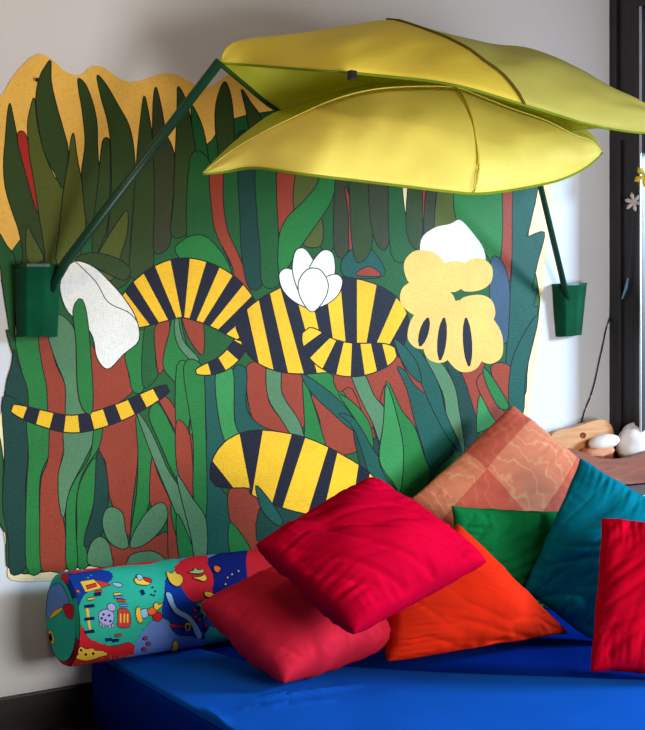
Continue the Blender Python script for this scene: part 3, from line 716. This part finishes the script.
# ================================================================== CUSHIONS
def cushion(name, corners, thick, mat, label, group=None, seed=0, amp=.006, pinch=.02, wdir=(3, 9), n=70, power=.38, sag=0, piping=None):
    """corners: top-left, top-right, bottom-right, bottom-left as seen (3D)."""
    c = [Vector(p) for p in corners]
    ctr = sum(c, Vector())/4
    nrm = (c[1]-c[3]).cross(c[0]-c[2]).normalized()
    if nrm.dot(CAM-ctr) < 0: nrm = -nrm
    def surf(u, v, side):
        # pull the edges in between the corners
        uu = u*(1-pinch*(1-v*v)*0+0)-u*abs(u)*pinch*(1-v*v)*.9
        vv = v-v*abs(v)*pinch*(1-u*u)*.9
        uu += .022*noise.noise(Vector((v*3.5, u*.8, seed*2.3))); vv += .022*noise.noise(Vector((u*3.5, v*.8, seed*4.1+3)))
        a, b = (uu+1)/2, (vv+1)/2
        p = c[3].lerp(c[2], a).lerp(c[0].lerp(c[1], a), b)
        prof = max(0, (1-u**2))*max(0, (1-v**2))
        h = prof**power
        e = min(1, prof*6)
        r1 = noise.noise(Vector((u*.6+v*.3+seed, (v*.9-u*.45)*wdir[1]*.4, seed*1.7)))
        r2 = noise.noise(Vector(((u*.3+v*.5)*1.1, (v*.5-u)*wdir[1]*.34+seed*2, seed*3.1)))
        k = -amp*1.15*(max(0, .32-abs(r1))**2*7+.7*max(0, .3-abs(r2))**2*7)+amp*1.6*noise.noise(Vector((u*1.5, v*1.5, seed*5)))
        gu = max(0, abs(u)-.5)*2; gv = max(0, abs(v)-.5)*2
        g = amp*.45*(noise.noise(Vector((u*13+seed, v*1.4, seed)))*gv*(1-gu*.5)+noise.noise(Vector((v*13+seed*2, u*1.4, seed+5)))*gu*(1-gv*.5))*2.6
        fold = 0
        p = p+nrm*side*(thick*1.22*h+(k+g-fold)*e)
        p.z -= sag*h
        return p
    vs, fs, uv = [], [], []
    idx = {}
    for side in (1, -1):
        for i in range(n+1):
            for j in range(n+1):
                border = i in (0, n) or j in (0, n)
                if side == -1 and border: idx[(side, i, j)] = idx[(1, i, j)]; continue
                u = math.sin((i/n-.5)*math.pi); v = math.sin((j/n-.5)*math.pi)
                u = .45*u+.55*(2*i/n-1); v = .45*v+.55*(2*j/n-1)
                p = surf(u, v, side)
                if p.z < ZM+.0155: p.z = ZM+.0155+.02*(0)
                idx[(side, i, j)] = len(vs); vs.append(p); uv.append((i/n, j/n))
        for i in range(n):
            for j in range(n):
                f = (idx[(side, i, j)], idx[(side, i+1, j)], idx[(side, i+1, j+1)], idx[(side, i, j+1)])
                fs.append(f if side == 1 else f[::-1])
    loc = ctr.copy()
    o = mesh_obj(name, [v-loc for v in vs], fs, mat, smooth=True, uvs=uv); o.location = loc
    fix_normals(o)
    return tag(o, label, 'cushion', group)
def Q(*a): return [at_y(px, py, y) for px, py, y in a]

# salmon patterned fabric
m_sal, nt, b = new_mat('salmon_print'); L = nt.links
uvn = N(nt, 'ShaderNodeUVMap'); uvn.uv_map = 'UVMap'
nzd = N(nt, 'ShaderNodeTexNoise', Scale=3.0, Detail=2.0); L.new(uvn.outputs[0], nzd.inputs['Vector'])
ck = N(nt, 'ShaderNodeTexChecker', Scale=1.9); ck.inputs['Color1'].default_value = rgb(198, 92, 74); ck.inputs['Color2'].default_value = rgb(214, 128, 98)
mpp = N(nt, 'ShaderNodeMapping'); mpp.inputs['Location'].default_value = (.22, .05, 0); L.new(uvn.outputs[0], mpp.inputs[0]); L.new(mpp.outputs[0], ck.inputs['Vector'])
wv = N(nt, 'ShaderNodeTexWave', Scale=3.4, Distortion=14.0, Detail=4.0); wv.wave_type = 'RINGS'; L.new(uvn.outputs[0], wv.inputs['Vector']); wv.inputs['Detail Scale'].default_value = 1.2
rw = N(nt, 'ShaderNodeValToRGB'); L.new(wv.outputs['Fac'], rw.inputs[0]); rw.color_ramp.elements[0].position = .86; rw.color_ramp.elements[1].position = 1.0
rw.color_ramp.elements[0].color = (0, 0, 0, 1); rw.color_ramp.elements[1].color = (1, 1, 1, 1)
ck2 = N(nt, 'ShaderNodeTexChecker', Scale=1.9); ck2.inputs['Color1'].default_value = (.12, .12, .12, 1); ck2.inputs['Color2'].default_value = (.45, .45, .45, 1); L.new(mpp.outputs[0], ck2.inputs['Vector'])
mm = N(nt, 'ShaderNodeMath', operation='MULTIPLY'); L.new(rw.outputs[0], mm.inputs[0]); L.new(ck2.outputs[0], mm.inputs[1])
mxs = N(nt, 'ShaderNodeMix', data_type='RGBA'); L.new(mm.outputs[0], mxs.inputs[0]); L.new(ck.outputs[0], mxs.inputs[6]); mxs.inputs[7].default_value = rgb(228, 178, 130)
mxt = N(nt, 'ShaderNodeMix', data_type='RGBA', blend_type='OVERLAY'); mxt.inputs[0].default_value = .35; L.new(mxs.outputs[2], mxt.inputs[6]); L.new(nzd.outputs[0], mxt.inputs[7])
L.new(mxt.outputs[2], b.inputs['Base Color']); b.inputs['Roughness'].default_value = .85; b.inputs['Specular IOR Level'].default_value = .2

cushion('cushion', Q((512,405,-.09),(586,465,-.33),(497,618,-.33),(412,499,-.12)), .06, m_sal, 'salmon and tan printed cushion propped in back against the mural', 'heaped cushions', 1, .003)
cushion('cushion', Q((452,506,-.45),(566,512,-.47),(560,612,-.47),(468,600,-.48)), .045, cloth('green_cotton', rgb(16, 106, 56)), 'plain green cushion half hidden behind the orange and teal cushions', 'heaped cushions', 2, .010)
cushion('cushion', Q((581,458,-.56),(672,512,-.74),(604,652,-.70),(523,590,-.53)), .07, cloth('teal_cotton', rgb(8, 118, 146)), 'teal blue cushion with one peaked corner up beside the green cushion', 'heaped cushions', 3, .011)
cushion('cushion', Q((458,524,-.59),(568,633,-.63),(386,662,-.61),(396,590,-.59)), .065, cloth('orange_red_cotton', rgb(204, 42, 20)), 'orange red cushion lying low under the large crimson cushion', 'heaped cushions', 4, .009)
cushion('cushion', Q((300,560,-.36),(403,640,-.58),(284,682,-.62),(200,604,-.40)), .085, cloth('rose_red_cotton', rgb(196, 36, 58)), 'faded rose red cushion on the sheet beside the printed bolster', 'heaped cushions', 5, .006, wdir=(2, 7))
cushion('cushion', Q((372,478,-.57),(486,562,-.78),(354,634,-.84),(256,545,-.58)), .085, cloth('crimson_cotton', rgb(178, 4, 42), .12, .12, 5), 'large crimson cushion lying uppermost in the middle of the heap', 'heaped cushions', 6, .012, wdir=(2, 8))
cushion('cushion', Q((602,518,-.84),(712,530,-1.02),(716,676,-1.12),(590,671,-.92)), .09, cloth('cherry_red_cotton', rgb(188, 6, 38), .12, .12, 5), 'cherry red cushion standing at far right in front of the teal cushion', 'heaped cushions', 7, .012)

# ================================================================== CABINET, CRADLE, WHITE BUNDLE
m_pine = wood('pale_pine', rgb(188, 126, 74), rgb(206, 146, 94), .45, (6, 6, 50))
m_red = wood('red_brown_wood', rgb(118, 56, 36), rgb(140, 72, 46), .45, (4, 4, 40))
CZ = at_y(600, 486, -.18).z
cab = empty('bench', (2.97, -.24, 0), 'dark low bench carrying the toy cradle in the corner by the window', 'bench')
boxes('bench_top', [((2.70, -.40, CZ-.035), (3.15, -.025, CZ-.004))], m_darkwood, cab, .004)
for lx in (2.79, 3.10):
    for ly in (-.39, -.08): boxes('leg', [((lx, ly, 0), (lx+.035, ly+.035, CZ-.035))], m_darkwood, cab, .003)
cr_ = empty('toy_cradle', (2.95, -.24, CZ-.004), 'wooden toy cradle with round hole in pale end board by window', 'cradle')
def extr(name, px, y0, y1, mat, parent, hole=None, smooth=4):
    p = [(q.x, q.y) for q in cr([Vector(a) for a in px], smooth)] if smooth else px
    front = [at_y(a, b, y0) for a, b in p]
    loops = [front]
    if hole:
        hx, hy, hr = hole; hh = [at_y(hx+hr*math.cos(2*math.pi*k/20), hy+hr*math.sin(2*math.pi*k/20), y0) for k in range(20)]; loops.append(hh)
    allv = [Vector((v.x, v.y, max(v.z, CZ))) for l in loops for v in l]; n = len(allv)
    tris = tessellate_polygon([[Vector((v.x, v.z, 0)) for v in l] for l in loops])
    vs = allv+[v+Vector((0, y1-y0, 0)) for v in allv]; fs = [tuple(t) for t in tris]+[tuple(i+n for i in t)[::-1] for t in tris]
    o = 0
    for l in loops:
        m = len(l)
        for i in range(m): fs.append((o+i, o+(i+1) % m, n+o+(i+1) % m, n+o+i))
        o += m
    return fix_normals(mesh_obj(name, vs, fs, mat, parent=parent))
extr('end_board', [(550,446),(551,437),(557,431),(575,427),(594,421),(604,420),(611,425),(614,436),(613,460),(612,484),(551,484)], -.085, -.06, m_pine, cr_, hole=(583, 435.5, 3.2))
dk = at_y(583, 435.5, -.07)
extr('side_board', [(556,449),(568,448),(582,452),(600,458),(620,459),(640,455),(655,449),(668,447),(668,484),(640,486),(600,482),(562,476)], -.20, -.18, m_red, cr_)
extr('side_board_back', [(612,452),(640,452),(668,452),(668,484),(612,484)], -.05, -.035, m_red, cr_).name = 'side_board'
s0 = at_y(562, 478, -.18); s1 = at_y(664, 480, -.18)
boxes('base_board', [((s0.x, -.179, CZ+.002), (min(s1.x, XC-.06), -.061, CZ+.014))], m_red, cr_)
# white bundle (soft doll with covered head and arm)
m_white = cloth('white_cotton', rgb(232, 226, 226), .04, .1, 10)
m_peach = cloth('peach_cotton', rgb(206, 142, 112), .06, .1, 10)
def blob(name, c, rx, ry, rz, mat, parent=None, seed=0, amp=.12, rot=0):
    vs, fs = [], []; nu, nv = 32, 20
    cc, ssn = math.cos(rot), math.sin(rot)
    for j in range(nv+1):
        ph = math.pi*j/nv
        for i in range(nu):
            th = 2*math.pi*i/nu; d = Vector((math.sin(ph)*math.cos(th), math.sin(ph)*math.sin(th), math.cos(ph)))
            k = 1+amp*noise.noise(d*2.2+Vector((seed, 0, 0)))+amp*.4*noise.noise(d*6+Vector((seed, 2, 0)))
            x, y, z = d.x*rx*k, d.y*ry*k, d.z*rz*k
            x, z = x*cc-z*ssn, x*ssn+z*cc
            vs.append(Vector(c)+Vector((x, y, z)))
    for j in range(nv):
        for i in range(nu): fs.append((j*nu+i, j*nu+(i+1) % nu, (j+1)*nu+(i+1) % nu, (j+1)*nu+i))
    bm = bmesh.new(); me = bpy.data.meshes.new(name); off = parent.location if parent else Vector()
    bv = [bm.verts.new(v-off) for v in vs]
    for f in fs: bm.faces.new([bv[i] for i in f])
    bmesh.ops.remove_doubles(bm, verts=bm.verts, dist=1e-5); bmesh.ops.recalc_face_normals(bm, faces=bm.faces); bm.to_mesh(me); bm.free()
    me.materials.append(mat); me.polygons.foreach_set('use_smooth', [True]*len(me.polygons))
    o = bpy.data.objects.new(name, me); COL.objects.link(o); o.parent = parent
    return o
pb = at_y(630, 446, -.12)
bu = empty('cloth_bundle', pb+Vector((0, 0, -.06)), 'white cloth bundle with peach lining lying in the wooden toy cradle', 'cloth bundle')
blob('white_wrap', at_y(637, 443, -.12), .09, .05, .072, m_white, bu, 2, .1, .15)
blob('white_sleeve', at_y(604, 442, -.125), .07, .035, .026, m_white, bu, 5, .05, .12)
blob('peach_lining', at_y(597, 452, -.12), .075, .04, .022, m_peach, bu, 8, .12, .1)

# ================================================================== WALL CABLE AND FLOWER GARLAND
cb = [at_y(x, y, -.006) for x, y in ((613.5,312),(610,318),(606,330),(603,345),(600,358),(597,372),(594,385),(590,398),(585,410),(581,425))]
tag(tube('wall_cable', cr(cb, 4, False), .0022, m_black, n=6), 'thin dark cable hanging down the white wall beside the window frame', 'cable')
gx = XC-.0325
def gp(px, py, o=0): return at_x(px, py, gx-o)
ga = empty('flower_garland', gp(636, 190), 'thin hanging garland with one white and one yellow flower on the window frame', 'garland')
m_str = plain('dark_string', rgb(50, 50, 60)); m_pw = cloth('white_felt', rgb(206, 196, 196), .05); m_py = cloth('yellow_felt', rgb(228, 200, 60), .05); m_bl = plain('pale_blue_plastic', rgb(110, 150, 180), .25)
tube('string', cr([gp(640,150), gp(641,176), gp(637,190), gp(634,215), gp(631,245), gp(628,280)], 4, False), .0014, m_str, ga, 6)
def flower(name, c, r, n, mat, rot):
    t = -ray(635, 200).normalized(); a = t.cross(Vector((0, 0, 1))).normalized(); bq = a.cross(t).normalized()
    ax = Vector((-1, -.35, 0)).normalized(); a = ax.cross(Vector((0, 0, 1))).normalized(); bq = Vector((0, 0, 1))
    vs, fs = [c+ax*.006, c-ax*.002], []
    for k in range(n):
        th = rot+2*math.pi*k/n
        def pt(da, rr, h): return c+(a*math.cos(th+da)+bq*math.sin(th+da))*rr+ax*h
        o = len(vs); hw = math.pi/n
        vs += [pt(-hw*.9, r*.35, .003), pt(-hw*.55, r*.72, .006), pt(0, r, .002), pt(hw*.55, r*.72, .006), pt(hw*.9, r*.35, .003), pt(0, r*.6, .012)]
        for i in range(4): fs.append((o+i, o+i+1, o+5))
        fs += [(0, o, o+5), (0, o+5, o+4)]
    ob = fix_normals(mesh_obj(name, vs, fs, mat, parent=ga)); md = ob.modifiers.new('thick', 'SOLIDIFY'); md.thickness = .002
    return ob
flower('white_flower', gp(634, 202, .004), .036, 6, m_pw, .3)
flower('yellow_flower', gp(645, 176, .004), .042, 5, m_py, .9)
tube('plastic_toggle', [gp(628,278), gp(626,288), gp(622,299)], [.003, .005, .003], m_bl, ga, 8)

# ================================================================== LIGHT
def area(name, loc, target, sx, sy, power, color):
    l = bpy.data.lights.new(name, 'AREA'); l.shape = 'RECTANGLE'; l.size = sx; l.size_y = sy; l.energy = power; l.color = color
    o = bpy.data.objects.new(name, l); COL.objects.link(o); o.location = loc
    o.rotation_euler = (Vector(target)-Vector(loc)).to_track_quat('-Z', 'Y').to_euler(); return o
area('daylight', (XC+4, -3.8, 2.6), (2.1, -.2, .9), 1.5, 1.3, 800, (.58, .80, 1.0))
area('room_light', (1.95, -2.7, .8), (1.85, -.5, 1.35), .9, .9, 50, (1.0, .96, .88))
area('warm_lamp', (.3, -1.6, 2.6), (.9, 0, 1.5), .4, .4, 10, (1.0, .72, .42))
w = bpy.data.worlds.new('room_ambient'); S.world = w; w.use_nodes = True
bg = w.node_tree.nodes['Background']; bg.inputs[0].default_value = (1.0, .86, .74, 1); bg.inputs[1].default_value = .13

# ================================================================== CAMERA
cd = bpy.data.cameras.new('camera'); cam = bpy.data.objects.new('camera', cd); COL.objects.link(cam)
cam.location = CAM; cam.rotation_euler = (math.pi/2, 0, -A)
cd.sensor_fit = 'VERTICAL'; cd.sensor_height = 36; cd.lens = F*36/730; cd.shift_y = -(365-HY)/730
cd.clip_start = .05; cd.clip_end = 50
S.camera = cam
S.view_settings.view_transform = 'Standard'; S.view_settings.look = 'None'; S.view_settings.exposure = 0
